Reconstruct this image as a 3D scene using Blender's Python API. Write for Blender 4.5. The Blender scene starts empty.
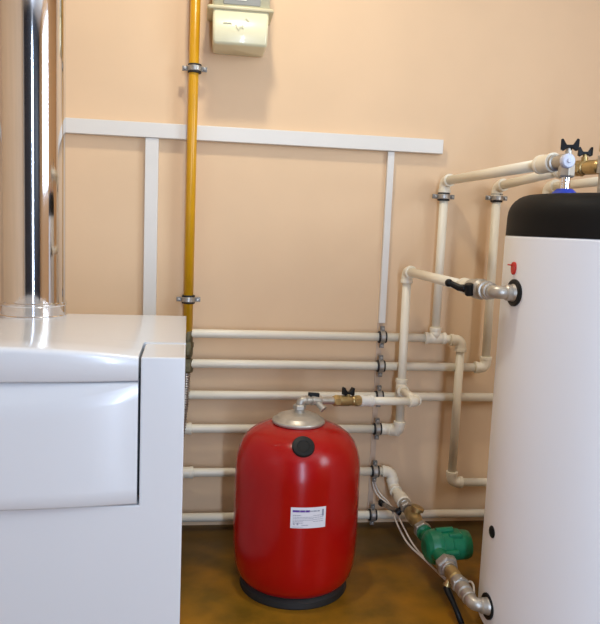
import bpy, bmesh, math, random
from mathutils import Vector, Matrix
random.seed(7)
scene = bpy.context.scene
COL = scene.collection
PI = math.pi
V = Vector

# ------------------------------------------------------------------ materials
def mat(name, col, rough=.5, metal=0., var=.0, scale=6., bump=0., bscale=60., col2=None, coat=0., spec=None, detail=4., stretch=None):
    m = bpy.data.materials.new(name); m.use_nodes = True
    nt = m.node_tree; b = nt.nodes['Principled BSDF']
    b.inputs['Roughness'].default_value = rough
    b.inputs['Metallic'].default_value = metal
    if coat:
        b.inputs['Coat Weight'].default_value = coat; b.inputs['Coat Roughness'].default_value = .08
    if spec is not None: b.inputs['Specular IOR Level'].default_value = spec
    tc = nt.nodes.new('ShaderNodeTexCoord')
    src = tc.outputs['Object']
    if stretch:
        mp = nt.nodes.new('ShaderNodeMapping'); mp.inputs['Scale'].default_value = stretch
        nt.links.new(src, mp.inputs['Vector']); src = mp.outputs['Vector']
    n = nt.nodes.new('ShaderNodeTexNoise'); n.inputs['Scale'].default_value = scale; n.inputs['Detail'].default_value = detail
    nt.links.new(src, n.inputs['Vector'])
    r = nt.nodes.new('ShaderNodeValToRGB')
    c2 = col2 or tuple(c * (1 - var) for c in col)
    r.color_ramp.elements[0].position = .35; r.color_ramp.elements[0].color = (*c2, 1)
    r.color_ramp.elements[1].position = .65; r.color_ramp.elements[1].color = (*col, 1)
    nt.links.new(n.outputs['Fac'], r.inputs['Fac']); nt.links.new(r.outputs['Color'], b.inputs['Base Color'])
    if bump:
        n2 = nt.nodes.new('ShaderNodeTexNoise'); n2.inputs['Scale'].default_value = bscale; n2.inputs['Detail'].default_value = 3
        nt.links.new(src, n2.inputs['Vector'])
        bp = nt.nodes.new('ShaderNodeBump'); bp.inputs['Strength'].default_value = bump; bp.inputs['Distance'].default_value = .004
        nt.links.new(n2.outputs['Fac'], bp.inputs['Height']); nt.links.new(bp.outputs['Normal'], b.inputs['Normal'])
    return m

M_wall = mat('peach_paint', (.80, .565, .35), .75, var=.06, scale=2.2, bump=.08, bscale=35)
M_ceil = mat('ceiling_paint', (.85, .82, .78), .8, var=.03)
def floor_mat():
    m = mat('brown_lino', (.36, .155, .010), .36, scale=5.0, detail=6, col2=(.14, .075, .007), bump=.12, bscale=25, spec=.22)
    nt = m.node_tree; b = nt.nodes['Principled BSDF']
    src = b.inputs['Base Color'].links[0].from_socket
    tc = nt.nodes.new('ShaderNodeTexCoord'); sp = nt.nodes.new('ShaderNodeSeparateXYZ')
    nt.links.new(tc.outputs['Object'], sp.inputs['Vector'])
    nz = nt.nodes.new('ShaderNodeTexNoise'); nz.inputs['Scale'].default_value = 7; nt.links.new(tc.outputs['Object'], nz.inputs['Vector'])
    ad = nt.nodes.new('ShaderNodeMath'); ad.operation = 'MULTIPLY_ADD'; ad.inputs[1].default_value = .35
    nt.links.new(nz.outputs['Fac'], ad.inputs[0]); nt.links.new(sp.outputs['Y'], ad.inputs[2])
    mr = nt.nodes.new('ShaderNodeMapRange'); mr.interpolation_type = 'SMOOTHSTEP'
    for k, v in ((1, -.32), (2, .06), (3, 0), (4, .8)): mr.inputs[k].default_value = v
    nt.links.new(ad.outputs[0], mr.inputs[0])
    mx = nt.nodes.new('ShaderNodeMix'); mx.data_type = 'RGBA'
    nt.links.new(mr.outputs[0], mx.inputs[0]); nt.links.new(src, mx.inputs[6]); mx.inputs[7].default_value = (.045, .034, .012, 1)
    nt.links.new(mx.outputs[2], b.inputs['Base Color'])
    return m
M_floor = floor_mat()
M_pvc = mat('white_pvc', (.75, .72, .665), .4, var=.02)
M_ppr = mat('cream_pipe_plastic', (.87, .80, .64), .36, var=.04, scale=3)
M_coup = mat('white_pipe_plastic', (.82, .79, .70), .35, var=.02)
M_yel = mat('yellow_enamel', (.72, .36, .008), .3, var=.15, scale=8)
M_steel = mat('zinc_steel', (.52, .49, .44), .38, .7, var=.25, scale=40)
M_ear = mat('dull_steel', (.30, .28, .25), .45, .6, var=.3, scale=40)
M_chrome = mat('polished_steel', (.78, .78, .80), .07, 1., var=.03, scale=3)
M_nickel = mat('nickel', (.52, .48, .41), .40, .65, var=.15, scale=30)
M_brass = mat('brass', (.56, .40, .17), .36, .75, var=.3, scale=30)
M_oldbrass = mat('tarnished_brass', (.20, .17, .09), .5, .6, var=.5, scale=40)
M_rubber = mat('black_rubber', (.012, .012, .012), .6, var=.2, scale=20)
M_blackpl = mat('black_plastic', (.010, .010, .010), .4, var=.2, scale=20, spec=.22)
M_lid = mat('charcoal_lid_plastic', (.010, .009, .008), .6, var=.15, scale=9, bump=.05, bscale=200, spec=.15)
M_white = mat('white_enamel', (.755, .77, .79), .22, var=.015, scale=2, coat=.3)
M_tank = mat('white_jacket', (.88, .895, .92), .45, var=.015, scale=2)
M_dark = mat('dark_cavity', (.02, .02, .025), .7, var=.1)
M_cream = mat('cream_plastic', (.74, .70, .48), .3, var=.03, coat=.3)
M_creamdk = mat('cream_plastic_aged', (.62, .55, .34), .35, var=.05)
M_grey = mat('grey_display', (.30, .30, .27), .3, var=.1)
M_red = mat('red_enamel', (.42, .004, .003), .22, var=.12, scale=3, spec=.35)
M_redpl = mat('red_plastic', (.55, .02, .01), .35, var=.1)
M_blue = mat('blue_plastic', (.015, .045, .42), .4, var=.1)
M_paleblue = mat('pale_plug', (.60, .63, .75), .35, var=.05)
M_green = mat('green_paint', (.005, .19, .085), .35, var=.2, scale=12)
M_paper = mat('label_paper', (.78, .76, .78), .5, var=.03)
M_ink = mat('grey_ink', (.30, .30, .36), .6, var=.05)
M_ink2 = mat('purple_ink', (.10, .03, .28), .6, var=.05)
M_rail = mat('galvanised_strip', (.70, .52, .37), .5, 0., var=.15, scale=20)
M_cable = mat('white_cable_sheath', (.72, .64, .55), .45, var=.05)
M_doorp = mat('slate_door_paint', (.030, .036, .055), .4, var=.1)
M_hose = mat('braided_steel', (.42, .38, .34), .35, .9, var=.3, scale=60)

# ------------------------------------------------------------------ mesh building
class MB:
    def __init__(s): s.v = []; s.f = []; s.sm = []
    def add(s, vs, fs, smooth=True):
        o = len(s.v); s.v += [V(p) for p in vs]
        for f in fs: s.f.append([i + o for i in f]); s.sm.append(smooth)
        return s
    def sweep(s, path, r, seg=20, caps=True):
        path = [V(p) for p in path]; n = len(path)
        rs = r if isinstance(r, (list, tuple)) else [r] * n
        tang = []
        for i in range(n):
            a = path[max(i-1, 0)]; b = path[min(i+1, n-1)]; tang.append((b - a).normalized())
        t0 = tang[0]; u = t0.orthogonal().normalized()
        vs = []; fs = []
        for i in range(n):
            t = tang[i]; u = (u - t * u.dot(t)).normalized(); w = t.cross(u)
            for k in range(seg):
                a = 2 * PI * k / seg
                vs.append(path[i] + (u * math.cos(a) + w * math.sin(a)) * rs[i])
        for i in range(n-1):
            for k in range(seg):
                k2 = (k+1) % seg
                fs.append([i*seg+k, i*seg+k2, (i+1)*seg+k2, (i+1)*seg+k])
        s.add(vs, fs, True)
        if caps:
            o = len(s.v) - n*seg
            s.f.append([o+k for k in reversed(range(seg))]); s.sm.append(False)
            s.f.append([o+(n-1)*seg+k for k in range(seg)]); s.sm.append(False)
        return s
    def lathe(s, org, axis, prof, seg=32, sharp=True):
        """prof: list of (t, r) along axis from org. Each band gets its own verts when sharp."""
        org = V(org); ax = V(axis).normalized(); u = ax.orthogonal().normalized(); w = ax.cross(u)
        def ring(t, r): return [org + ax*t + (u*math.cos(2*PI*k/seg) + w*math.sin(2*PI*k/seg))*r for k in range(seg)]
        if sharp:
            for (t0, r0), (t1, r1) in zip(prof, prof[1:]):
                vs = ring(t0, r0) + ring(t1, r1)
                s.add(vs, [[k, (k+1) % seg, seg+(k+1) % seg, seg+k] for k in range(seg)], True)
        else:
            vs = []
            for t, r in prof: vs += ring(t, r)
            s.add(vs, [[i*seg+k, i*seg+(k+1) % seg, (i+1)*seg+(k+1) % seg, (i+1)*seg+k] for i in range(len(prof)-1) for k in range(seg)], True)
        for (t, r), rev in ((prof[0], True), (prof[-1], False)):
            if r > 1e-5:
                vs = ring(t, r); s.add(vs, [list(reversed(range(seg))) if rev else list(range(seg))], False)
        return s
    def box(s, c, d, rot=None):
        c = V(c); x, y, z = d[0]/2, d[1]/2, d[2]/2
        vs = [V((a*x, b*y, e*z)) for e in (-1, 1) for b in (-1, 1) for a in (-1, 1)]
        if rot is not None: vs = [rot @ p for p in vs]
        s.add([p + c for p in vs], [[0,2,3,1],[4,5,7,6],[0,1,5,4],[2,6,7,3],[0,4,6,2],[1,3,7,5]], False)
        return s
    def box2(s, a, b):
        a = V(a); b = V(b); return s.box((a+b)/2, [abs(q) for q in (b-a)])
    def prism(s, poly, axis_vec, org, u, w):
        """extrude a 2D polygon (in u,w) from org along axis_vec"""
        org, u, w, e = V(org), V(u), V(w), V(axis_vec); n = len(poly)
        a = [org + u*p + w*q for p, q in poly]; b = [p + e for p in a]
        s.add(a + b, [list(reversed(range(n))), list(range(n, 2*n))] + [[i, (i+1) % n, n+(i+1) % n, n+i] for i in range(n)], False)
        return s
    def hexnut(s, org, axis, L, r, rot=0):
        org = V(org); ax = V(axis).normalized()
        u = V((0, 0, 1)) if abs(ax.z) < .9 else V((1, 0, 0))
        u = (u - ax*u.dot(ax)).normalized(); w = ax.cross(u)
        def ring(t, rr, n=6): return [org + ax*t + (u*math.cos(2*PI*k/n+rot) + w*math.sin(2*PI*k/n+rot))*rr for k in range(n)]
        ts = [(0, r*.86), (L*.14, r), (L*.86, r), (L, r*.86)]
        vs = []
        for t, rr in ts: vs += ring(t, rr)
        fs = [[i*6+k, i*6+(k+1) % 6, (i+1)*6+(k+1) % 6, (i+1)*6+k] for i in range(3) for k in range(6)]
        fs += [list(reversed(range(6))), list(range(18, 24))]
        s.add(vs, fs, False); return s
    def sphere(s, c, r, seg=20, sc=(1, 1, 1)):
        c = V(c); n = seg//2; vs = []; fs = []
        for i in range(n+1):
            a = PI*i/n
            for k in range(seg):
                b = 2*PI*k/seg
                vs.append(c + V((math.sin(a)*math.cos(b)*r*sc[0], math.sin(a)*math.sin(b)*r*sc[1], math.cos(a)*r*sc[2])))
        for i in range(n):
            for k in range(seg): fs.append([i*seg+k, (i+1)*seg+k, (i+1)*seg+(k+1) % seg, i*seg+(k+1) % seg])
        return s.add(vs, fs, True)
    def build(s, name, m, parent=None, bevel=0., weld=True, bseg=2):
        off = V(parent['_base']) if parent is not None and '_base' in parent else V((0, 0, 0))
        me = bpy.data.meshes.new(name)
        me.from_pydata([tuple(p - off) for p in s.v], [], s.f)
        me.polygons.foreach_set('use_smooth', s.sm)
        me.materials.append(m); me.update()
        bm = bmesh.new(); bm.from_mesh(me)
        if weld: bmesh.ops.remove_doubles(bm, verts=bm.verts, dist=1e-6) if bevel else None
        bmesh.ops.recalc_face_normals(bm, faces=bm.faces)
        bm.to_mesh(me); bm.free()
        o = bpy.data.objects.new(name, me); COL.objects.link(o)
        if bevel:
            bv = o.modifiers.new('bevel', 'BEVEL'); bv.width = bevel; bv.segments = bseg; bv.limit_method = 'ANGLE'; bv.angle_limit = .6
            bv.harden_normals = False
        if parent is not None: o.parent = parent
        return o

def thing(name, label, cat, base=(0, 0, 0), group=None, rotz=0.):
    o = bpy.data.objects.new(name, None); COL.objects.link(o)
    o.empty_display_size = .05
    o.location = base; o.rotation_euler = (0, 0, rotz); o['_base'] = tuple(base)
    o['label'] = label; o['category'] = cat
    if group: o['group'] = group
    return o
def tag(o, label, cat, group=None):
    o['label'] = label; o['category'] = cat
    if group: o['group'] = group
    return o
def struct(o): o['kind'] = 'structure'; return o
def lab(o, text): o['label'] = text; return o

def arc_corner(p, a, b, r, n=8):
    """points rounding corner p between unit dirs a (back along incoming) and b (outgoing)"""
    p, a, b = V(p), V(a).normalized(), V(b).normalized()
    out = []
    for i in range(n+1):
        t = i/n
        out.append((p + a*r)*(1-t)**2 + p*2*t*(1-t) + (p + b*r)*t**2)
    return out

# ------------------------------------------------------------------ room shell
XL, XR, YB, ZC = -1.75, 2.3, -4.3, 2.7
def plane(name, pts, m):
    return struct(MB().add(pts, [list(range(len(pts)))], False).build(name, m))
T = .12
M_pale = mat('pale_paint', (.78, .80, .82), .8, var=.03)
struct(MB().box2((XL-T, 0, 0), (XR+T, T, ZC)).build('wall_back', M_wall))
struct(MB().box2((XL-T, YB-T, 0), (XL, 0, ZC)).build('wall_left', M_wall))
struct(MB().box2((XL-T, YB-T, 0), (XR+T, YB, ZC)).build('wall_front', M_pale))
# right wall with a window opening
WY0, WY1, WZ0, WZ1 = -3.1, -1.7, 1.3, 2.5
w = MB()
w.box2((XR, YB, 0), (XR+T, WY0, ZC)); w.box2((XR, WY1, 0), (XR+T, 0, ZC))
w.box2((XR, WY0, 0), (XR+T, WY1, WZ0)); w.box2((XR, WY0, WZ1), (XR+T, WY1, ZC))
struct(w.build('wall_right', mat('ochre_paint', (.78, .45, .20), .75, var=.05)))
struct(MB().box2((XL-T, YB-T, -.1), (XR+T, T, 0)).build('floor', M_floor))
struct(MB().box2((XL-T, YB-T, ZC), (XR+T, T, ZC+.1)).build('ceiling', M_ceil))
w = MB()
for z0, z1 in ((WZ0, WZ0+.05), (WZ1-.05, WZ1)): w.box2((XR+.02, WY0, z0), (XR+.07, WY1, z1))
for y0 in (WY0, WY1-.05, (WY0+WY1)/2-.03): w.box2((XR+.02, y0, WZ0), (XR+.07, y0+.05, WZ1))
struct(w.build('window_1', M_pvc))
w = MB()
w.box2((XL+.25, YB, 0), (.28, YB+.05, 2.68)); w.box2((.40, YB, 0), (XR-.1, YB+.05, 2.68))
for k in range(5):
    for x0, x1 in ((XL+.35, .18), (.50, XR-.2)): w.box2((x0, YB+.05, .12+k*.48), (x1, YB+.065, .50+k*.48))
struct(w.build('door_1', M_doorp))
struct(MB().box2((.285, YB, 0), (.395, YB+.07, 2.68)).build('trim_1', M_pvc))

# ------------------------------------------------------------------ cable channels and strip
def channel(name, a, b, label):
    o = MB().box2(a, b).build(name, M_pvc, bevel=.002); tag(o, label, 'cable channel'); return o
channel('cable_channel', (-1.45, -.028, 1.424), (.860, -.0005, 1.475), 'long white horizontal cable channel running across the peach wall behind the yellow gas pipe')
channel('cable_channel', (-.213, -.022, .0005), (-.167, -.0005, 1.4235), 'white vertical cable channel between the chimney pipe and the yellow gas pipe')
channel('cable_channel', (.656, -.018, .79), (.681, -.0005, 1.4235), 'narrow white vertical cable channel above the stack of pipe clamps')
s = MB(); s.box2((.654, -.006, .03), (.674, -.0005, .7895))
o = s.build('mounting_strip', M_rail); tag(o, 'thin pale metal mounting strip on the wall behind the stacked pipe clamps', 'mounting strip')

# ------------------------------------------------------------------ pipe clamp (axis along x, origin at pipe centre, wall towards +y)
def clamp_parts(t, r, stand):
    base = V(t['_base'])
    c = base
    ring = MB()
    ring.lathe(c + V((-.0085, 0, 0)), (1, 0, 0), [(0, r+.0035), (0, r+.0075), (.002, r+.0088), (.015, r+.0088), (.017, r+.0075), (.017, r+.0035)], seg=28)
    ring.build('band', M_steel, t)
    MB().lathe(c + V((-.013, 0, 0)), (1, 0, 0), [(-.002, r+.0005), (-.002, r+.0050), (0, r+.0062), (.026, r+.0062), (.028, r+.005), (.028, r+.0005)], seg=28).build('rubber_lining', M_rubber, t)
    for sg in (1, -1):
        e = MB()
        e.box(c + V((0, 0, sg*(r+.015))), (.016, .004, .02))
        e.box(c + V((0, .006, sg*(r+.015))), (.016, .004, .02))
        e.build('ear', M_ear, t, bevel=.001)
        MB().lathe(c + V((0, -.010, sg*(r+.016))), (0, 1, 0), [(0, .003), (.001, .0048), (.004, .0048), (.004, .0026), (.026, .0026)], seg=14).build('screw', M_steel, t)
    MB().lathe(c + V((0, r+.007, 0)), (0, 1, 0), [(0, .007), (.008, .007), (.008, .004), (max(.012, stand-r-.0075), .004)], seg=14).build('stud', M_steel, t)
def make_clamp(label, loc, r, stand, group=None):
    t = thing('pipe_clamp', label, 'pipe clamp', loc, group); clamp_parts(t, r, stand); return t
def dup(root, loc, label, rot=None, group=None):
    r = root.copy(); COL.objects.link(r); r.location = loc; r['label'] = label
    if rot: r.rotation_euler = rot
    for ch in list(root.children):
        c = ch.copy(); COL.objects.link(c); c.parent = r
    return r
PR = .016                       # wall pipe radius
PY = -.048                      # wall pipe stand-off
PZ = [.742, .632, .516, .390, .224, .051]
names = ['top', 'second from top', 'third from top', 'fourth from top', 'fifth from top', 'bottom']
g = 'clamps in the column beside the red vessel'
c0 = make_clamp('steel pipe clamp on the topmost horizontal pipe, highest of six in a column', (.664, PY, PZ[0]), PR, -PY-.006, g)
cl = ['', 'steel pipe clamp on the second horizontal pipe, second from the top of its column',
      'steel pipe clamp on the third pipe, half hidden behind the pipe to the red vessel',
      'steel pipe clamp on the fourth pipe, just below the white pipe from the red vessel',
      'steel pipe clamp on the fifth pipe, near the bend leading to the green pump',
      'steel pipe clamp on the lowest pipe just above the floor beside the red vessel']
for k in range(1, 6): dup(c0, (.664, PY, PZ[k]), cl[k])

# ------------------------------------------------------------------ plastic pipe runs
def norm(a, b): return (V(b)-V(a)).normalized()
def fit_elbow(t, p, a, b, r=.0205, L=.042, m=None, name='elbow'):
    p = V(p); a = V(a).normalized(); b = V(b).normalized()
    path = [p + a*L] + arc_corner(p, a, b, .026) + [p + b*L]
    s = MB().sweep(path, r, 24)
    for d in (a, b):
        s.lathe(p + d*(L-.012), d, [(0, r), (.001, r+.0022), (.012, r+.0022), (.0128, r+.001), (.0128, PR)], seg=24)
    return s.build(name, m or M_ppr, t)
def fit_tee(t, p, a, b, r=.0205, L=.040):
    p = V(p); a = V(a).normalized(); b = V(b).normalized()
    s = MB().sweep([p - a*L, p + a*L], r, 24); s.sweep([p, p + b*L], r, 24)
    for d in (a, -a, b): s.lathe(p + d*(L-.012), d, [(0, r), (.001, r+.0022), (.012, r+.0022), (.0128, r+.001)], seg=24)
    return s.build('tee', M_ppr, t)
def coupling(t, p, d, L=.05, r=.0215, m=None, name='coupling'):
    p = V(p); d = V(d).normalized()
    return MB().lathe(p - d*L/2, d, [(0, r-.002), (.001, r), (.012, r), (.013, r-.0015), (L-.013, r-.0015), (L-.012, r), (L-.001, r), (L, r-.002)], seg=24).build(name, m or M_ppr, t)
def pipe(t, a, b, r=PR, r2=None):
    return MB().sweep([a, b], [r, r2 or r], 24).build('pipe', M_ppr, t)

XS = -.75      # pipes start behind the boiler
X, Y, Z = V((1, 0, 0)), V((0, 1, 0)), V((0, 0, 1))
VA = V((.868, PY, PZ[0])); VAt = V((.868, PY, 1.325)); PAe = V((.925, -.735, 1.337))
DY = -.085
t = thing('water_pipe', 'topmost horizontal cream pipe, with a tee and a bend dropping in front of lower pipes', 'pipe', (.3, PY, PZ[0]))
pipe(t, (XS, PY, PZ[0]), VA); fit_tee(t, VA, X, Z); pipe(t, VA + Z*.02, VAt - Z*.02)
E1 = V((.966, PY-.012, PZ[0]-.004)); D1 = V((.9650, PY-.014, .184))
pipe(t, VA + X*.03, E1 - X*.03); fit_elbow(t, E1, -X, -Z)
pipe(t, E1 - Z*.03, D1 + Z*.03); fit_elbow(t, D1, Z, V((1, .0, -.02)))
D2 = V((1.24, PY-.014, .18)); pipe(t, D1 + V((.03, 0, -.0005)), D2); fit_elbow(t, D2, -X, -Y); pipe(t, D2 - Y*.03, (1.24, -.56, .18))
dA = norm(VAt, PAe)
fit_elbow(t, VAt, -Z, dA); pipe(t, VAt + dA*.02, PAe, PR, .0168)
lab(coupling(t, PAe - dA*.012, dA, .070, .0265), 'wide threaded plastic coupling at the valve')

VB = V((1.074, PY, PZ[1])); VBt = V((1.070, PY, 1.315)); PBe = V((1.128, -.43, 1.350))
t = thing('water_pipe', 'second cream pipe from the top, bending upright beside the white tank', 'pipe', (.3, PY, PZ[1]))
pipe(t, (XS, PY, PZ[1]), VB); fit_elbow(t, VB, -X, Z); pipe(t, VB, VBt)
dB = norm(VBt, PBe); fit_elbow(t, VBt, -Z, dB); pipe(t, VBt, PBe); coupling(t, PBe, dB, .055, .0235)

VT = V((1.272, PY, PZ[2])); VTt = V((1.272, PY, 1.322)); Q1 = V((1.335, -.42, 1.334)); Q2 = V((1.25, -.72, 1.336))
t = thing('water_pipe', 'third cream pipe from the top, passing straight behind the white tank', 'pipe', (.3, PY, PZ[2]))
pipe(t, (XS, PY, PZ[2]), VT); fit_elbow(t, VT, -X, Z); pipe(t, VT, VTt); dT = norm(VTt, Q1)
fit_elbow(t, VTt, -Z, dT, r=.0235); pipe(t, VTt, Q1); dQ = norm(Q1, Q2); fit_elbow(t, Q1, -dT, dQ); pipe(t, Q1, Q2); fit_elbow(t, Q2, -dQ, -Z); pipe(t, Q2, (1.25, -.72, 1.243))

VC = V((.739, DY, PZ[3])); VCt = V((.735, DY, .992)); UV = V((.7585, -.625, .9855))
t = thing('water_pipe', 'fourth cream pipe from the top, rising in front of the others to the tank side', 'pipe', (.3, PY, PZ[3]))
P4e = V((.705, PY, PZ[3])); pipe(t, (XS, PY, PZ[3]), P4e)
coupling(t, (.705, PY-.002, PZ[3]), V((1, -.1, 0)), .05, .0225)
d4 = norm(P4e, VC); pipe(t, P4e, VC, .018); fit_elbow(t, VC, -d4, Z, L=.04); 
TE = V((.7375, DY, .552)); pipe(t, VC, VCt)
dE = V((-.018, -.225, .012)).normalized(); fit_tee(t, TE, Z, dE)
dC = norm(VCt, UV); fit_elbow(t, VCt, -Z, dC); pipe(t, VCt, UV, PR, .0165); coupling(t, UV - dC*.0, dC, .05, .0235)
EB = V((.726, -.325, .567)); NP = V((.308, -.45, .600)); dN = norm(EB, NP)
pipe(t, TE, EB, .0145); fit_elbow(t, EB, -dE, dN, r=.0175, L=.034)
EC = EB + dN*(EB-NP).length*.457
pipe(t, EB, EC, .0135)
lab(coupling(t, EC, dN, .048, .0185, M_coup), 'bright white threaded coupling')
coupling(t, (-.055, PY, PZ[3]), X, .05, .0225)

t = thing('water_pipe', 'fifth cream pipe from the top, bending down to the green pump', 'pipe', (.3, PY, PZ[4]))
E5 = V((.728, PY, PZ[4])); E6 = V((.737, -.062, .163)); 
L0 = V((.737, -.062, .163)); L1 = V((.768, -.815, .112)); dL = norm(L0, L1)
def LP(y): return L0 + (L1-L0)*((y-L0.y)/(L1.y-L0.y))
pipe(t, (XS, PY, PZ[4]), E5); fit_elbow(t, E5, -X, E6-E5, L=.036); pipe(t, E5, E6); fit_elbow(t, E6, E5-E6, dL, r=.0215, L=.034)
pipe(t, E6, LP(-.15), .018)
MB().lathe(LP(-.135), dL, [(0, .020), (.004, .0245), (.05, .0265), (.056, .0265), (.060, .024)], seg=26).build('coupling', M_ppr, t)
coupling(t, (-.045, PY, PZ[4]), X, .05, .0225)

t = thing('water_pipe', 'lowest cream plastic pipe, running straight along the wall just above the floor', 'pipe', (.3, PY, PZ[5]))
pipe(t, (XS, PY, PZ[5]), (1.62, PY, PZ[5])); fit_elbow(t, (1.62, PY, PZ[5]), -X, Z); pipe(t, (1.62, PY, PZ[5]), (1.62, PY, .9)); 
# riser clamps
dup(c0, (.866, PY, 1.268), 'steel pipe clamp around the top of the left upright cream pipe', (0, PI/2, 0))['group'] = 'clamps on the upright cream pipes'
dup(c0, (1.0705, PY, 1.272), 'steel pipe clamp around the upright cream pipe nearest the white tank', (0, PI/2, 0))['group'] = 'clamps on the upright cream pipes'

# ------------------------------------------------------------------ gas pipe
GY = -.052
t = thing('gas_pipe', 'yellow painted steel gas pipe standing upright on the peach wall beside the cream box', 'gas pipe', (-.05, GY, .74))
MB().sweep([(-.046, GY, 2.66), (-.052, GY, 1.4), (-.052, GY, .745)], .0172, 24).build('pipe', M_yel, t)
MB().lathe((-.046, GY, 2.64), (0, 0, 1), [(0, .03), (.06, .03)], seg=20).build('flange', M_yel, t)
s = MB().lathe((-.0505, GY, .655), (0, 0, 1), [(0, .015), (.012, .019), (.05, .019), (.05, .0175), (.095, .0175), (.1, .015)], seg=18)
s.hexnut((-.0505, GY, .60), (0, 0, 1), .05, .021); s.hexnut((-.0505, GY, .69), (0, 0, 1), .022, .021)
lab(s.build('fitting', M_oldbrass, t), 'tarnished brass end fitting')
t = thing('gas_hose', 'ribbed metal gas hose hanging from the yellow pipe fitting behind the boiler edge', 'hose', (-.05, GY, .3))
pts = []; rs = []
n = 150
for i in range(n+1):
    u = i/n; z = .602 - u*.33
    pts.append((-.053 - .035*u*u, GY - .01*u - .14*u**2.5, z)); rs.append(.0135 + .0022*math.cos(2*PI*i/4))
MB().sweep(pts, rs, 16).build('hose', M_hose, t)
cg = make_clamp('steel clamp holding the yellow gas pipe at the level of the cream box', (-.0475, GY, 1.66), .0172, -GY, 'clamps on the yellow gas pipe'); cg.rotation_euler = (0, PI/2, 0)
dup(cg, (-.052, GY, .865), 'steel clamp holding the yellow gas pipe just above the boiler top', (0, PI/2, 0))

# ------------------------------------------------------------------ cream box on the wall
t = thing('meter_box', 'cream plastic meter box with grey window high on the wall beside the gas pipe', 'meter', (.10, 0, 1.69))
def loft(rects, bev, name, m):
    """rects: (z, x0,x1,y0,y1)"""
    s = MB(); vs = []
    def rr(z, x0, x1, y0, y1):
        out = []; r = bev
        for cx, cy, a0 in ((x1-r, y1-r, 0), (x0+r, y1-r, 90), (x0+r, y0+r, 180), (x1-r, y0+r, 270)):
            for k in range(5):
                a = math.radians(a0 + k*22.5); out.append((cx+r*math.cos(a), cy+r*math.sin(a), z))
        return out
    for q in rects: vs += rr(*q)
    n = 20; fs = [[i*n+k, i*n+(k+1) % n, (i+1)*n+(k+1) % n, (i+1)*n+k] for i in range(len(rects)-1) for k in range(n)]
    fs += [list(reversed(range(n))), list(range((len(rects)-1)*n, len(rects)*n))]
    s.add(vs, fs, True); return s
o = loft([(1.724, .019, .183, -.146, -.006), (1.727, .013, .189, -.152, -.002), (1.734, .011, .191, -.155, -.001), (1.833, .0085, .1935, -.157, -.001)], .010, 'lower_cover', M_cream)
o.build('lower_cover', M_cream, t)
o = loft([(1.833, -.008, .207, -.160, -.001), (1.836, -.010, .209, -.162, -.0005), (1.842, -.010, .209, -.162, -.0005), (1.845, -.008, .207, -.160, -.001)], .010, 'flange', M_creamdk)
o.build('flange', M_creamdk, t)
o = loft([(1.845, .006, .197, -.150, -.001), (2.03, .008, .195, -.146, -.001), (2.04, .014, .189, -.140, -.006)], .012, 'upper_body', M_cream)
o.build('upper_body', M_cream, t)
MB().box2((.043, -.153, 1.852), (.164, -.147, 1.99)).build('display_window', M_grey, t, bevel=.002)
MB().box2((.085, -.155, 1.866), (.118, -.1525, 1.905)).build('rating_plate', M_coup, t)
s = MB()                                                # raised bars modelled in place of lamp glints on the cover
s.box((.058, -.157, 1.792), (.028, .003, .003))
s.box((.122, -.157, 1.806), (.014, .003, .004), Matrix.Rotation(.7, 3, 'Y'))
s.box((.088, -.157, 1.783), (.016, .003, .003), Matrix.Rotation(1.2, 3, 'Y')); s.box((.098, -.157, 1.778), (.016, .003, .003), Matrix.Rotation(-.9, 3, 'Y')); s.box((.108, -.157, 1.783), (.005, .003, .010))
s.build('glint_mark', M_cream, t)

# ------------------------------------------------------------------ boiler
BX, BY = -.036, -1.02
BR = math.radians(1.3)
t = thing('boiler', 'large white floor boiler with curved front door at the left', 'boiler', (BX, BY, 0), rotz=BR)
W = .868; CW = .097; MID = -W/2; HW = W/2 - CW
base = V(t['_base'])
def bl(p): return V(p) + base       # local -> pre-offset
def bump(x): return max(0., 1 - ((x - MID)/HW)**2)
NX = 40
xs = [-W+CW + (W-2*CW)*i/NX for i in range(NX+1)]
# front frame: U-shape prism
poly = [(-W, .03), (0, .03), (0, .838), (-CW, .838)] + [(x, .498 - .0*bump(x)) for x in reversed(xs)] + [(-W+CW, .838), (-W, .838)]
s = MB()
# split into three prisms to keep faces convex
for x0, x1, z0, z1 in ((-CW, 0, .03, .838), (-W, -W+CW, .03, .838), (-W+CW, -CW, .03, .497)):
    s.box2(bl((x0, 0, z0)), bl((x1, .185, z1)))
bm_o = s
fr = MB()
pp = [(-W, .03), (0, .03), (0, .838), (-CW, .838), (-CW, .497), (-W+CW, .497), (-W+CW, .838), (-W, .838)]
fr.prism([(p, q) for p, q in pp], (0, .185, 0), bl((0, 0, 0)), (1, 0, 0), (0, 0, 1))
fr.build('front_frame', M_white, t, bevel=.003)
MB().box2(bl((-W+.002, .186, .03)), bl((-.002, .70, .812))).build('side_casing', M_white, t, bevel=.003)
MB().box2(bl((-W+.02, .02, 0)), bl((-.02, .68, .03))).build('plinth', M_dark, t)
MB().box2(bl((-W+CW+.001, .06, .498)), bl((-CW-.001, .184, .80))).build('inner_chassis', M_dark, t)
def ztop(x, y):
    A = .022*(1-y/.7) + .000*(y/.7)
    return .84 + A*bump(x)
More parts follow.
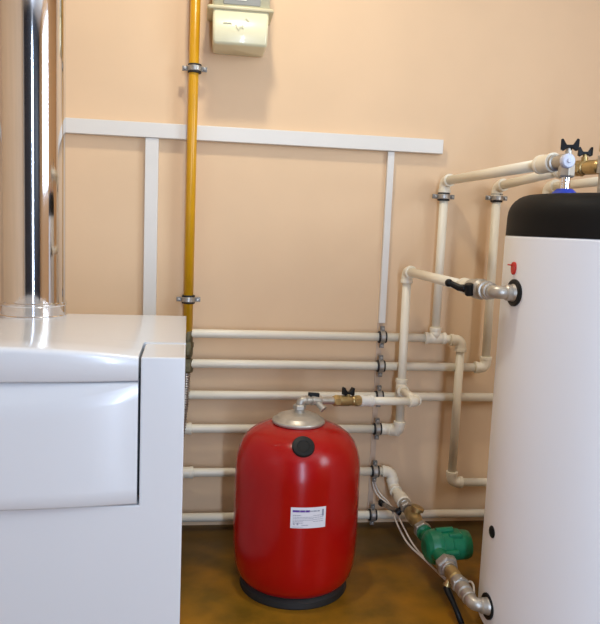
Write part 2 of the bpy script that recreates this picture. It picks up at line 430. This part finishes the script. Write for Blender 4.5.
# lid (rear part, whole width)
s = MB(); ny = 10; vs = []; fs = []
xs2 = [-W, -W+.03, -W+.065] + xs[0:] + [-.06, -.03, 0]
ys = [.1865 + (.70-.1865)*j/ny for j in range(ny+1)]
for y in ys:
    for x in xs2: vs.append(bl((x, y, ztop(x, y))))
nx = len(xs2)
for j in range(ny):
    for i in range(nx-1): fs.append([j*nx+i, j*nx+i+1, (j+1)*nx+i+1, (j+1)*nx+i])
s.add(vs, fs, True)
lo = .813
for (row, flip) in ((0, 0), (ny, 1)):
    top = [vs[row*nx+i] for i in range(nx)]; bot = [V((p.x, p.y, lo)) for p in top]
    s.add(top+bot, [[i, i+1, nx+i+1, nx+i] for i in range(nx-1)], False)
for i in (0, nx-1):
    top = [vs[j*nx+i] for j in range(ny+1)]; bot = [V((p.x, p.y, lo)) for p in top]
    s.add(top+bot, [[j, j+1, ny+1+j+1, ny+1+j] for j in range(ny)], False)
s.build('lid', M_white, t, weld=False)
# hood: arched top and bowed fascia
G = .005
hx = [-W+CW+G + (W-2*CW-2*G)*i/NX for i in range(NX+1)]
def front(x): return -.004 - .024*bump(x)
s = MB(); cols = []
for x in hx:
    f = front(x); zt = ztop(x, 0)
    pr = [(.186, ztop(x, .186)), (.09, ztop(x, .09)), (f+.014, zt), (f+.008, zt-.0012), (f+.003, zt-.004), (f+.0005, zt-.009), (f, zt-.014), (f, .789), (f+.004, .785), (.05, .785)]
    cols.append([bl((x, a, b)) for a, b in pr])
m_ = len(cols[0]); vs = [p for c in cols for p in c]
s.add(vs, [[i*m_+k, (i+1)*m_+k, (i+1)*m_+k+1, i*m_+k+1] for i in range(NX) for k in range(m_-1)], True)
for c in (cols[0], cols[-1]): s.add(c + [V((c[0].x, c[0].y, c[-1].z))], [list(range(m_+1))], False)
s.build('hood', M_white, t, weld=False)
# door: bowed panel with a scooped upper edge
s = MB(); cols = []
zt, zb = .7805, .5015
for x in hx:
    f = front(x); a = zt - .001 - .050*bump(x)
    pr = [(.05, zt), (f+.004+.0205*bump(x), zt), (f+.0015+.0205*bump(x), zt-.0015)]
    for k in range(1, 7): pr.append((f + .021*bump(x)*(1-k/6)**1.1, zt-.002 - (zt-.002-a)*k/6))
    for k in range(1, 9): pr.append((f, a - (a-zb-.004)*k/8))
    pr += [(f+.004, zb), (.05, zb)]
    cols.append([bl((x, p, q)) for p, q in pr])
m_ = len(cols[0]); vs = [p for c in cols for p in c]
s.add(vs, [[i*m_+k, (i+1)*m_+k, (i+1)*m_+k+1, i*m_+k+1] for i in range(NX) for k in range(m_-1)], True)
for c in (cols[0], cols[-1]): s.add(c, [list(range(m_))], False)
s.build('door', M_white, t, weld=False)

# chimney
FX, FY = -.495, -.432
t = thing('flue_pipe', 'shiny polished steel chimney pipe rising from the boiler top', 'flue', (FX, FY, .84))
z0 = .851 - .006
MB().lathe((FX, FY, z0), Z, [(.045, .0905), (2.69-z0, .0905)], seg=96).build('pipe', M_chrome, t)
lab(MB().lathe((FX, FY, z0), Z, [(-.004, .094), (.006, .095), (.009, .0925), (.034, .0925), (.037, .0945), (.043, .0945), (.046, .0915)], seg=96).build('collar', M_chrome, t), 'ribbed steel collar at the foot')

# ------------------------------------------------------------------ hot water tank
TX, TY, TR = 1.113, -.80, .30
t = thing('water_tank', 'tall white cylindrical hot water tank with a black lid at the right', 'tank', (TX, TY, 0))
MB().lathe((TX, TY, .035), Z, [(0, TR-.006), (.004, TR), (1.098, TR), (1.102, TR-.003)], seg=128).build('jacket', M_tank, t)
prof = [(0, TR-.001), (.045, TR-.002)]
for k in range(0, 9):
    a = PI/2*k/8; prof.append((.052 + .060*math.sin(a), TR-.0625 + .060*math.cos(a)))
prof.append((.113, .1)); prof.append((.114, 0))
MB().lathe((TX, TY, 1.1375), Z, prof, seg=128, sharp=False).build('lid', M_lid, t)
for k in range(3):
    a = 2*PI*k/3 + .5; MB().lathe((TX+.22*math.cos(a), TY+.22*math.sin(a), 0), Z, [(0, .025), (.036, .025)], seg=16).build('foot', M_blackpl, t)
def on_tank(z, dy=0):
    a = math.asin(dy/TR); return V((TX - TR*math.cos(a), TY + dy, z)), V((-math.cos(a), math.sin(a), 0))
for z, dy in ((.988, -.022), (.101, -.006)):
    p, nrm = on_tank(z, dy)
    MB().lathe(p - nrm*.008, nrm, [(0, .036), (.012, .036), (.0135, .034), (.0135, .026)], seg=32).build('rosette', M_blackpl, t)
p, nrm = on_tank(.317, 0)
MB().lathe(p - nrm*.006, nrm, [(0, .017), (.008, .017), (.010, .0145), (.0102, 0)], seg=24).build('plug', M_blackpl, t)
p, nrm = on_tank(1.052, -.012)
s = MB()
outl = [(.017*math.cos(a)*.75, .017*math.sin(a)) for a in [PI*2*k/20 for k in range(20)]]
outl = [(u*(.72 + .28*(v+.017)/.034), v) for u, v in outl]
s.prism(outl, nrm*.010, p - nrm*.004, (nrm.y, -nrm.x, 0), (0, 0, 1))
s.box(p + nrm*.008 + V((0, .014, .008)), (.004, .022, .004))
lab(s.build('tab', M_redpl, t, bevel=.0015), 'small red plastic tab')

# ------------------------------------------------------------------ valves
def butterfly(t, p, d, up=Z, sc=1.):
    """bow-tie handle: d is the wing direction"""
    p = V(p); d = V(d).normalized(); up = V(up); sd = up.cross(d)
    s = MB().lathe(p, up, [(0, .006*sc), (.010*sc, .006*sc)], seg=14)
    prof = [(-.021, .025), (-.016, .027), (-.007, .012), (.007, .012), (.016, .027), (.021, .025), (.021, .001), (.014, -.002), (.006, .004), (-.006, .004), (-.014, -.002), (-.021, .001)]
    s.prism([(a*sc, b*sc) for a, b in prof], sd*.018*sc, p - sd*.009*sc, d, up)
    return s.build('handle', M_blackpl, t, bevel=.0015)

# valve 1 above the lid
vx, vy, vz = .934, -.815, 1.335
t = thing('ball_valve', 'nickel valve with black butterfly handle and pale round plug above the black tank lid', 'valve', (vx, vy, 1.25))
lab(MB().lathe((vx, vy, 1.2445), Z, [(0, .046), (.004, .046), (.007, .034), (.009, .032), (.020, .020), (.020, .014)], seg=36).build('washer', M_blue, t), 'blue plastic collar on the lid')
MB().lathe((vx, vy, 1.258), Z, [(0, .0125), (.044, .0125), (.046, .016), (.05, .016)], seg=28).build('stub', M_chrome, t)
MB().hexnut((vx, vy, 1.294), Z, .036, .0215, rot=.35).build('nut', M_nickel, t, bevel=.001)
d = norm(PAe, (vx, vy, vz))
a = PAe + d*.012; b = V((vx, vy, vz)); L = (b-a).length
s = MB().lathe(a, d, [(0, .0215), (.010, .0215), (.011, .018), (.016, .0225), (.022, .0225), (.024, .0185), (L-.026, .0185), (L-.024, .021), (L-.008, .021), (L+.006, .0195)], seg=30)
s.sphere(b, .0205)
s.build('body', M_nickel, t)
lab(MB().lathe(b + V((-.010, -.014, .0)), (.04, -1, 0), [(0, .0185), (.012, .0185), (.015, .016), (.0155, .006), (.019, .005), (.019, 0)], seg=30).build('plug', M_paleblue, t), 'pale blue grey round plug')
MB().lathe(b + V((.002, .0, .016)), Z, [(0, .009), (.012, .009), (.012, .0065), (.020, .0065)], seg=16).build('stem', M_nickel, t)
butterfly(t, b + V((.004, 0, .030)), (1, -.5, 0), sc=1.08)

# valve 2 behind
t = thing('ball_valve', 'brass butterfly valve at the right photo edge, behind the valve with the pale plug', 'valve', (1.14, -.60, 1.25))
sx, sy, sz = 1.152, -.620, 1.349
MB().lathe((sx, sy, 1.2445), Z, [(0, .042), (.004, .042), (.007, .03), (.018, .020), (.018, .014)], seg=32).build('washer', M_blue, t)
MB().lathe((sx, sy, 1.25), Z, [(0, .0135), (sz-1.25-.02, .0135), (sz-1.25-.02, .02), (sz-1.25+.03, .02), (sz-1.25+.03, .012)], seg=26).build('stub', M_steel, t)
a = PBe + dB*.02; b = V((sx, sy, sz)); d = norm(a, b); L = (b-a).length
s = MB().lathe(a, d, [(0, .019), (.014, .019), (.016, .0215), (.03, .0245), (.060, .0245), (.072, .021), (.086, .021), (.088, .0175), (.098, .0175), (.1, .022), (L-.02, .022), (L-.01, .017), (L, .017)], seg=30)
s.hexnut(a + d*.062, d, .016, .0255)
s.build('body', M_brass, t)
c = a + d*.078
MB().lathe(c + V((0, 0, .018)), Z, [(0, .010), (.014, .010), (.014, .0065), (.022, .0065)], seg=16).build('stem', M_brass, t)
butterfly(t, c + V((0, 0, .036)), (1, -.35, 0), sc=1.0)
lab(MB().lathe((sx, sy, sz+.03), Z, [(0, .012), (.012, .012), (.012, .017), (.06, .017), (.064, .010), (.072, .006), (.072, 0)], seg=24).build('air_vent', M_brass, t), 'brass air vent on top')

# side valve with lever, feeding the tank
ux = V((.765, -.822, .988))
t = thing('ball_valve', 'nickel lever valve and elbow entering the tank side below the red tab', 'valve', (.765, -.75, .95))
a = UV + dC*.022; d = norm(a, ux); L = (ux-a).length
s = MB().lathe(a, d, [(0, .020), (.010, .020), (.012, .025), (.028, .025), (.036, .0225), (.050, .0285), (.080, .0285), (.088, .021), (.1, .021), (.102, .0255), (.116, .0255), (.118, .02), (.124, .0225), (.140, .0225), (.142, .0185), (L-.024, .0185)], seg=32)
s.hexnut(a + d*.014, d, .016, .0255)
s.build('body', M_nickel, t)
pS, nS = on_tank(.988, -.022)
MB().sweep([ux - d*.026] + arc_corner(ux, -d, X, .022) + [ux + X*.024], .0175, 24).lathe(ux + X*.022, X, [(0, .0185), (.004, .021), (.016, .0215), (.026, .0255), (.029, .0255)], seg=28).build('elbow', M_nickel, t)
vc = a + d*.062
sp = vc + V((-.022, -.004, .0))
lab(MB().lathe(sp, (-1, -.15, 0), [(0, .011), (.010, .011), (.010, .008), (.018, .008), (.018, .011), (.022, .011)], seg=18).build('stem', M_steel, t), 'steel handle stem')
def lever(t, p0, p1, m, w0=.010, w1=.006, tip=.0085):
    p0, p1 = V(p0), V(p1); d = (p1-p0).normalized()
    mid = [p0, p0+(p1-p0)*.15 + Z*.0, p0+(p1-p0)*.4 - Z*.003, p0+(p1-p0)*.85, p1]
    s = MB().sweep(mid, [w0, w0*.95, w1*1.15, w1, w1], 14)
    s.sphere(p1, tip, 16)
    return s.build('lever', m, t)
lever(t, vc + V((-.040, -.004, -.001)), vc + V((-.078, .03, .012)), M_blackpl, .011, .0085, .0115)
MB().lathe(vc + V((-.030, -.008, -.017)), (-.2, -.2, 1), [(0, .011), (.003, .0125), (.030, .0125), (.033, .010)], seg=20).build('handle_hub', M_blackpl, t)

# ------------------------------------------------------------------ expansion vessel
EX, EY, ER = .309, -.45, .197
t = thing('expansion_vessel', 'red enamelled expansion vessel with a steel top flange standing on the brown floor', 'vessel', (EX, EY, 0))
prof = [(.022, .13), (.026, .152), (.036, .170), (.055, .183), (.085, .191), (.13, .1955), (.18, ER), (.36, ER), (.395, .1965), (.425, .193), (.450, .186), (.473, .176), (.492, .161), (.507, .141), (.518, .118), (.526, .095), (.529, .07)]
MB().lathe((EX, EY, 0), Z, prof, seg=96, sharp=False).build('shell', M_red, t)
lab(MB().lathe((EX, EY, 0), Z, [(0, .170), (.004, .172), (.020, .170), (.028, .160), (.035, .150)], seg=64).build('base_ring', mat('dark_base', (.014, .012, .010), .6, var=.2), t), 'dark base ring')
lab(MB().lathe((EX-.004, EY, .527), Z, [(0, .072), (.003, .081), (.009, .083), (.013, .081), (.016, .076), (.024, .066), (.032, .046), (.036, .026), (.036, 0)], seg=64).build('flange', M_nickel, t), 'domed steel flange on top')
# black cap on the front of the dome
cz = .498; cr = .152; nrm = V((-.03, -.72, .69)).normalized(); cp = V((EX-.008, EY-cr, cz))
lab(MB().lathe(cp - nrm*.010, nrm, [(0, .0335), (.014, .0335), (.017, .031), (.018, .018), (.0165, .016), (.0165, 0)], seg=36).build('cap', M_blackpl, t), 'round black cap')
# paper label wrapped on the shell
pc = math.radians(2.8); lw, lh, lz = .105, .063, .300
def onv(u, v, off):
    a = pc + u/ER; rr = ER + off
    return V((EX + rr*math.sin(a), EY - rr*math.cos(a), lz + v))
def patch(s, u0, u1, v0, v1, off, n=1):
    vs = []
    for i in range(n+1):
        u = u0 + (u1-u0)*i/n; vs += [onv(u, v0, off), onv(u, v1, off)]
    s.add(vs, [[2*i, 2*i+2, 2*i+3, 2*i+1] for i in range(n)], True)
s = MB(); patch(s, -lw/2, lw/2, -lh/2, lh/2, .0007, 12); lb = s.build('sticker', M_paper, t); lab(lb, 'white printed rating label')
s = MB()
def words(s, u, v, h, total, off=.0011, ws=(.003, .008)):
    e = u + total
    while u < e:
        w_ = min(random.uniform(*ws), e-u); patch(s, u, u+w_, v, v+h, off); u += w_ + .0012
words(s, -.008+.012, .018, .004, .030); words(s, -.046, .0065, .0022, .024)
for k in range(5): words(s, -.046, .0015 - .0045*k, .0015, .060 if k < 3 else .03)
for k in range(4): words(s, .014, .006 - .006*k, .0016, .03)
patch(s, .040, .046, .004, .024, .0011); words(s, -.02, -.023, .002, .02); words(s, -.046, -.0285, .0014, .03)
for u in (-.044, -.034):
    patch(s, u, u+.005, -.0215, -.0195, .0011); patch(s, u, u+.0016, -.0215, -.015, .0011); patch(s, u, u+.005, -.0165, -.0145, .0011)
patch(s, -.034, -.030, -.019, -.017, .0011)
s.build('small_print', M_ink, t, weld=False)
s = MB(); words(s, -.047, .017, .0062, .050, ws=(.012, .03)); lab(s.build('heading', M_ink2, t, weld=False), 'purple printed heading')
for o_ in [c for c in t.children if c.name.split('.')[0] in ('small_print', 'heading')]:
    o_.parent = lb; 

# valve set on top of the vessel
t = thing('ball_valve', 'small brass valve set with black handles joining the red vessel top to the white pipe', 'valve', (EX, EY, .56))
nb = V((EX-.002, EY, .561))
s = MB().lathe(nb, Z, [(0, .018), (.004, .018), (.004, .0155), (.026, .0155)], seg=24); s.hexnut(nb + Z*.010, Z, .016, .0205)
s.build('nipple', M_nickel, t)
top = V((EX, EY, .600)); dv = norm(top, EC)
MB().sweep([top - Z*.018] + arc_corner(top, -Z, dv, .014) + [top + dv*.022], .0130, 20).build('elbow', M_nickel, t)
s = MB().lathe(top + dv*.018, dv, [(0, .0145), (.010, .0145), (.012, .012), (.018, .012), (.020, .0155), (.046, .0155), (.048, .0115), (.10, .0115)], seg=24)
s.hexnut(top + dv*.058, dv, .014, .0165)
s.build('connector', M_nickel, t)
dr = top + dv*.052
s = MB().lathe(dr, V((.55, -.5, -.55)), [(0, .0095), (.034, .0095), (.034, .012), (.040, .012), (.040, .008)], seg=20)
lab(s.build('drain_cock', M_nickel, t), 'short angled drain outlet')
lab(MB().box(dr + V((-.006, 0, .0185)), (.036, .014, .013), Matrix.Rotation(.06, 3, 'Y')).build('drain_handle', M_blackpl, t, bevel=.003), 'small black block handle')
eL = (EC-top).length - .022
s = MB().lathe(top + dv*(eL-.100), dv, [(0, .014), (.014, .014), (.015, .0155), (.026, .0175), (.055, .0175), (.068, .0155), (.070, .0165), (.101, .0165)], seg=26)
s.hexnut(top + dv*(eL-.097), dv, .020, .0185); s.hexnut(top + dv*(eL-.022), dv, .020, .0185)
s.build('body', M_brass, t)
bc = top + dv*(eL-.046)
MB().lathe(bc + Z*.012, Z, [(0, .007), (.012, .007)], seg=14).build('stem', M_brass, t)
butterfly(t, bc + Z*.019, dv, sc=.95)

# ------------------------------------------------------------------ pump line
t = thing('ball_valve', 'brass valve with long lever between the bent cream pipe and the green pump', 'valve', LP(-.28))
a = LP(-.19)
s = MB().lathe(a, dL, [(0, .0225), (.02, .0225), (.022, .019), (.05, .019)], seg=26); s.hexnut(a + dL*.022, dL, .022, .0245)
lab(s.build('nut', M_nickel, t), 'nickel union nut')
s = MB().lathe(LP(-.25), dL, [(0, .017), (.01, .022), (.03, .0245), (.07, .0245), (.09, .02), (.14, .018)], seg=28)
s.build('body', M_brass, t)
lab(MB().lathe(LP(-.30) + V((.004, 0, .012)), (.35, 0, 1), [(0, .018), (.016, .018), (.016, .024), (.026, .024), (.029, .020), (.029, .008)], seg=24).build('bonnet', M_brass, t), 'round brass bonnet cap')
lp0 = LP(-.205) + V((-.026, 0, -.022))
MB().lathe(LP(-.21), (-.8, 0, -.7), [(0, .010), (.030, .010), (.030, .013), (.042, .013)], seg=16).build('stem', M_blackpl, t)
lever(t, lp0, V((.692, -.085, .108)), M_hose, .009, .0075, .004)
lab(MB().sphere((.690, -.075, .109), .014, 16, (1, 1.3, 1)).build('grip', M_blackpl, t), 'round black lever grip')

PC = LP(-.50)
t = thing('circulation_pump', 'green circulation pump with a round motor sitting between two metal nuts near the floor', 'pump', PC)
s = MB().lathe(LP(-.40), dL, [(0, .024), (.010, .027), (.016, .0275), (.02, .020), (.05, .022), (.07, .03)], seg=28)
s.lathe(LP(-.60), -dL, [(0, .026), (.016, .026), (.02, .021), (.05, .024), (.07, .03)], seg=28)
md = V((1, .04, .04)).normalized(); mo = PC + V((0, .0, .0))
s.lathe(mo - md*.034, md, [(0, .026), (.006, .040), (.018, .052), (.040, .056), (.052, .056), (.055, .050)], seg=40)
for k in range(4):
    an = PI/4 + k*PI/2; u = md.orthogonal().normalized(); w_ = md.cross(u)
    s.lathe(mo + md*.004 + (u*math.cos(an)+w_*math.sin(an))*.053, md, [(0, .010), (.056, .010), (.058, .008)], seg=14)
s.build('body', M_green, t)
MB().lathe(mo + md*.020, md, [(0, .050), (.030, .050), (.034, .047), (.085, .0465), (.096, .043), (.100, .030), (.100, 0)], seg=44).build('motor', M_green, t)
MB().box(mo + md*.062 + V((0, -.006, .036)), (.045, .05, .030)).build('terminal_box', M_green, t, bevel=.006)
s = MB().hexnut(LP(-.375), dL, .026, .030); s.lathe(LP(-.372), dL, [(0, .022), (.03, .027), (.032, .029)], seg=24)
lab(s.build('union_nut', M_steel, t, bevel=.001), 'zinc upper union nut')
s = MB().hexnut(LP(-.595), dL, .032, .035, rot=.25); s.lathe(LP(-.60), dL, [(0, .026), (.038, .024)], seg=24)
lab(s.build('union_nut', M_steel, t, bevel=.0015), 'zinc lower hexagon union nut')

t = thing('ball_valve', 'brass valve with hanging black lever and nickel elbow joining the pump to the tank foot', 'valve', LP(-.70))
s = MB().lathe(LP(-.630), dL, [(0, .019), (.012, .019), (.020, .0215), (.055, .0215), (.062, .017), (.075, .017)], seg=28)
s.build('body', M_brass, t)
lx = L1
a = LP(-.695)
Ls = (lx-a).length
s = MB().lathe(a, dL, [(0, .0215), (.012, .0215), (.014, .024), (.030, .024), (.032, .019), (.038, .019), (.040, .0225), (.062, .0225), (.066, .018), (.072, .018), (.074, .021), (Ls-.03, .021), (Ls-.026, .0175), (Ls-.015, .0175)], seg=30)
s.hexnut(a + dL*.014, dL, .015, .0265)
lab(s.build('connector', M_nickel, t), 'stepped nickel connector')
MB().sweep([lx - dL*.027] + arc_corner(lx, -dL, X + Z*-.08, .02) + [lx + X*.030 + Z*-.003], .0185, 24).lathe(lx + X*.018 + V((0, 0, -.003)), V((1, 0, -.10)), [(0, .019), (.004, .0215), (.016, .0225), (.024, .025), (.034, .0255)], seg=28).build('elbow', M_nickel, t)
hb = LP(-.66) + V((-.012, -.004, -.014))
MB().lathe(hb, (-.45, -.3, -1), [(0, .009), (.014, .009), (.014, .012), (.022, .012)], seg=14).build('stem', M_brass, t)
he = hb + V((-.010, -.006, -.020))
s = MB().sweep([he, he + V((.004, -.012, -.012)), he + V((.010, -.05, -.030)), he + V((.020, -.092, -.066))], [.011, .010, .008, .0085], 14)
s.build('lever', M_blackpl, t)

# white cable: two strands
t = thing('power_cable', 'thin white twin cable drooping from the wall strip past the pump towards the tank', 'cable', (.70, -.3, 0))
def spline(pts, n=14):
    P = [V(p) for p in pts]; P = [P[0]*2-P[1]] + P + [P[-1]*2-P[-2]]; out = []
    for i in range(1, len(P)-2):
        for k in range(n):
            u = k/n; a, b, c, d_ = P[i-1], P[i], P[i+1], P[i+2]
            out.append(.5*((2*b) + (c-a)*u + (2*a-5*b+4*c-d_)*u*u + (3*b-a-3*c+d_)*u**3))
    out.append(P[-2]); return out
c1 = [(.668, -.02, .20), (.672, -.045, .165), (.69, -.06, .135), (.712, -.10, .118), (.708, -.19, .105), (.708, -.27, .090), (.718, -.35, .072), (.748, -.44, .060), (.78, -.53, .048), (.80, -.60, .060), (.825, -.65, .090), (.820, -.69, .082), (.808, -.71, .060), (.84, -.74, .028), (.88, -.77, .012)]
c2 = [(.660, -.02, .20), (.664, -.045, .16), (.683, -.065, .128), (.718, -.12, .112), (.720, -.20, .108), (.722, -.28, .096), (.732, -.36, .075), (.76, -.45, .052), (.79, -.53, .036), (.81, -.58, .045), (.838, -.61, .070), (.842, -.63, .066), (.838, -.66, .045), (.86, -.70, .02), (.90, -.72, .010)]
for c in (c1, c2): MB().sweep(spline(c),   .0032, 10).build('strand', M_cable, t)

# ------------------------------------------------------------------ lights
LX, LY = .1, -.74
t = thing('ceiling_lamp', 'round white ceiling lamp above the boiler room', 'lamp', (LX, LY, ZC))
MB().lathe((LX, LY, ZC), (0, 0, -1), [(0, .16), (.03, .16), (.045, .14)], seg=40).build('lamp_base', M_pvc, t)
def area(name, loc, rot, size, energy, color, shape='DISK', sy=None):
    l = bpy.data.lights.new(name, 'AREA'); l.energy = energy; l.color = color; l.shape = shape; l.size = size
    if sy: l.size_y = sy
    o = bpy.data.objects.new(name, l); COL.objects.link(o); o.location = loc; o.rotation_euler = rot; return o
area('lamp_light', (LX, LY, ZC-.055), (0, 0, 0), .15, 12.6, (1, .93, .77))
area('window_daylight', (XR+.015, (WY0+WY1)/2, (WZ0+WZ1)/2), (0, PI/2, 0), WZ1-WZ0-.1, 50, (.74, .87, 1.0), 'RECTANGLE', WY1-WY0-.1)
area('door_strip_fill', (.34, YB+.075, 1.25), (PI/2, 0, 0), .10, 62, (.56, .71, .97), 'RECTANGLE', 2.4)  # cool fill strip added over the door post to light the white fronts
wd = bpy.data.worlds.new('sky'); scene.world = wd; wd.use_nodes = True
wd.node_tree.nodes['Background'].inputs[0].default_value = (.7, .85, 1, 1)
wd.node_tree.nodes['Background'].inputs[1].default_value = 1.0

# ------------------------------------------------------------------ camera (calibrated from the photograph's vanishing points)
cd = bpy.data.cameras.new('camera'); cam = bpy.data.objects.new('camera', cd); COL.objects.link(cam)
cd.sensor_fit = 'HORIZONTAL'; cd.sensor_width = 36.0; cd.lens = 36*710.873/600; cd.clip_start = .02
Rm = Matrix(((0.99049926, 0.02400056, 0.13540748), (-0.13143015, -0.12451277, 0.9834748), (0.04046391, -0.99192769, -0.12017541)))
cx, cy, cz_ = (Rm @ V(v) for v in ((1, 0, 0), (0, -1, 0), (0, 0, -1)))
m4 = Matrix((( cx.x, cy.x, cz_.x, 0), (cx.y, cy.y, cz_.y, -2.6), (cx.z, cy.z, cz_.z, 1.1403), (0, 0, 0, 1)))
cam.matrix_world = m4
scene.camera = cam
scene.view_settings.view_transform = 'Standard'
scene.view_settings.look = 'None'
scene.view_settings.exposure = 0.0
for o in list(bpy.data.objects):
    if '_base' in o: del o['_base']
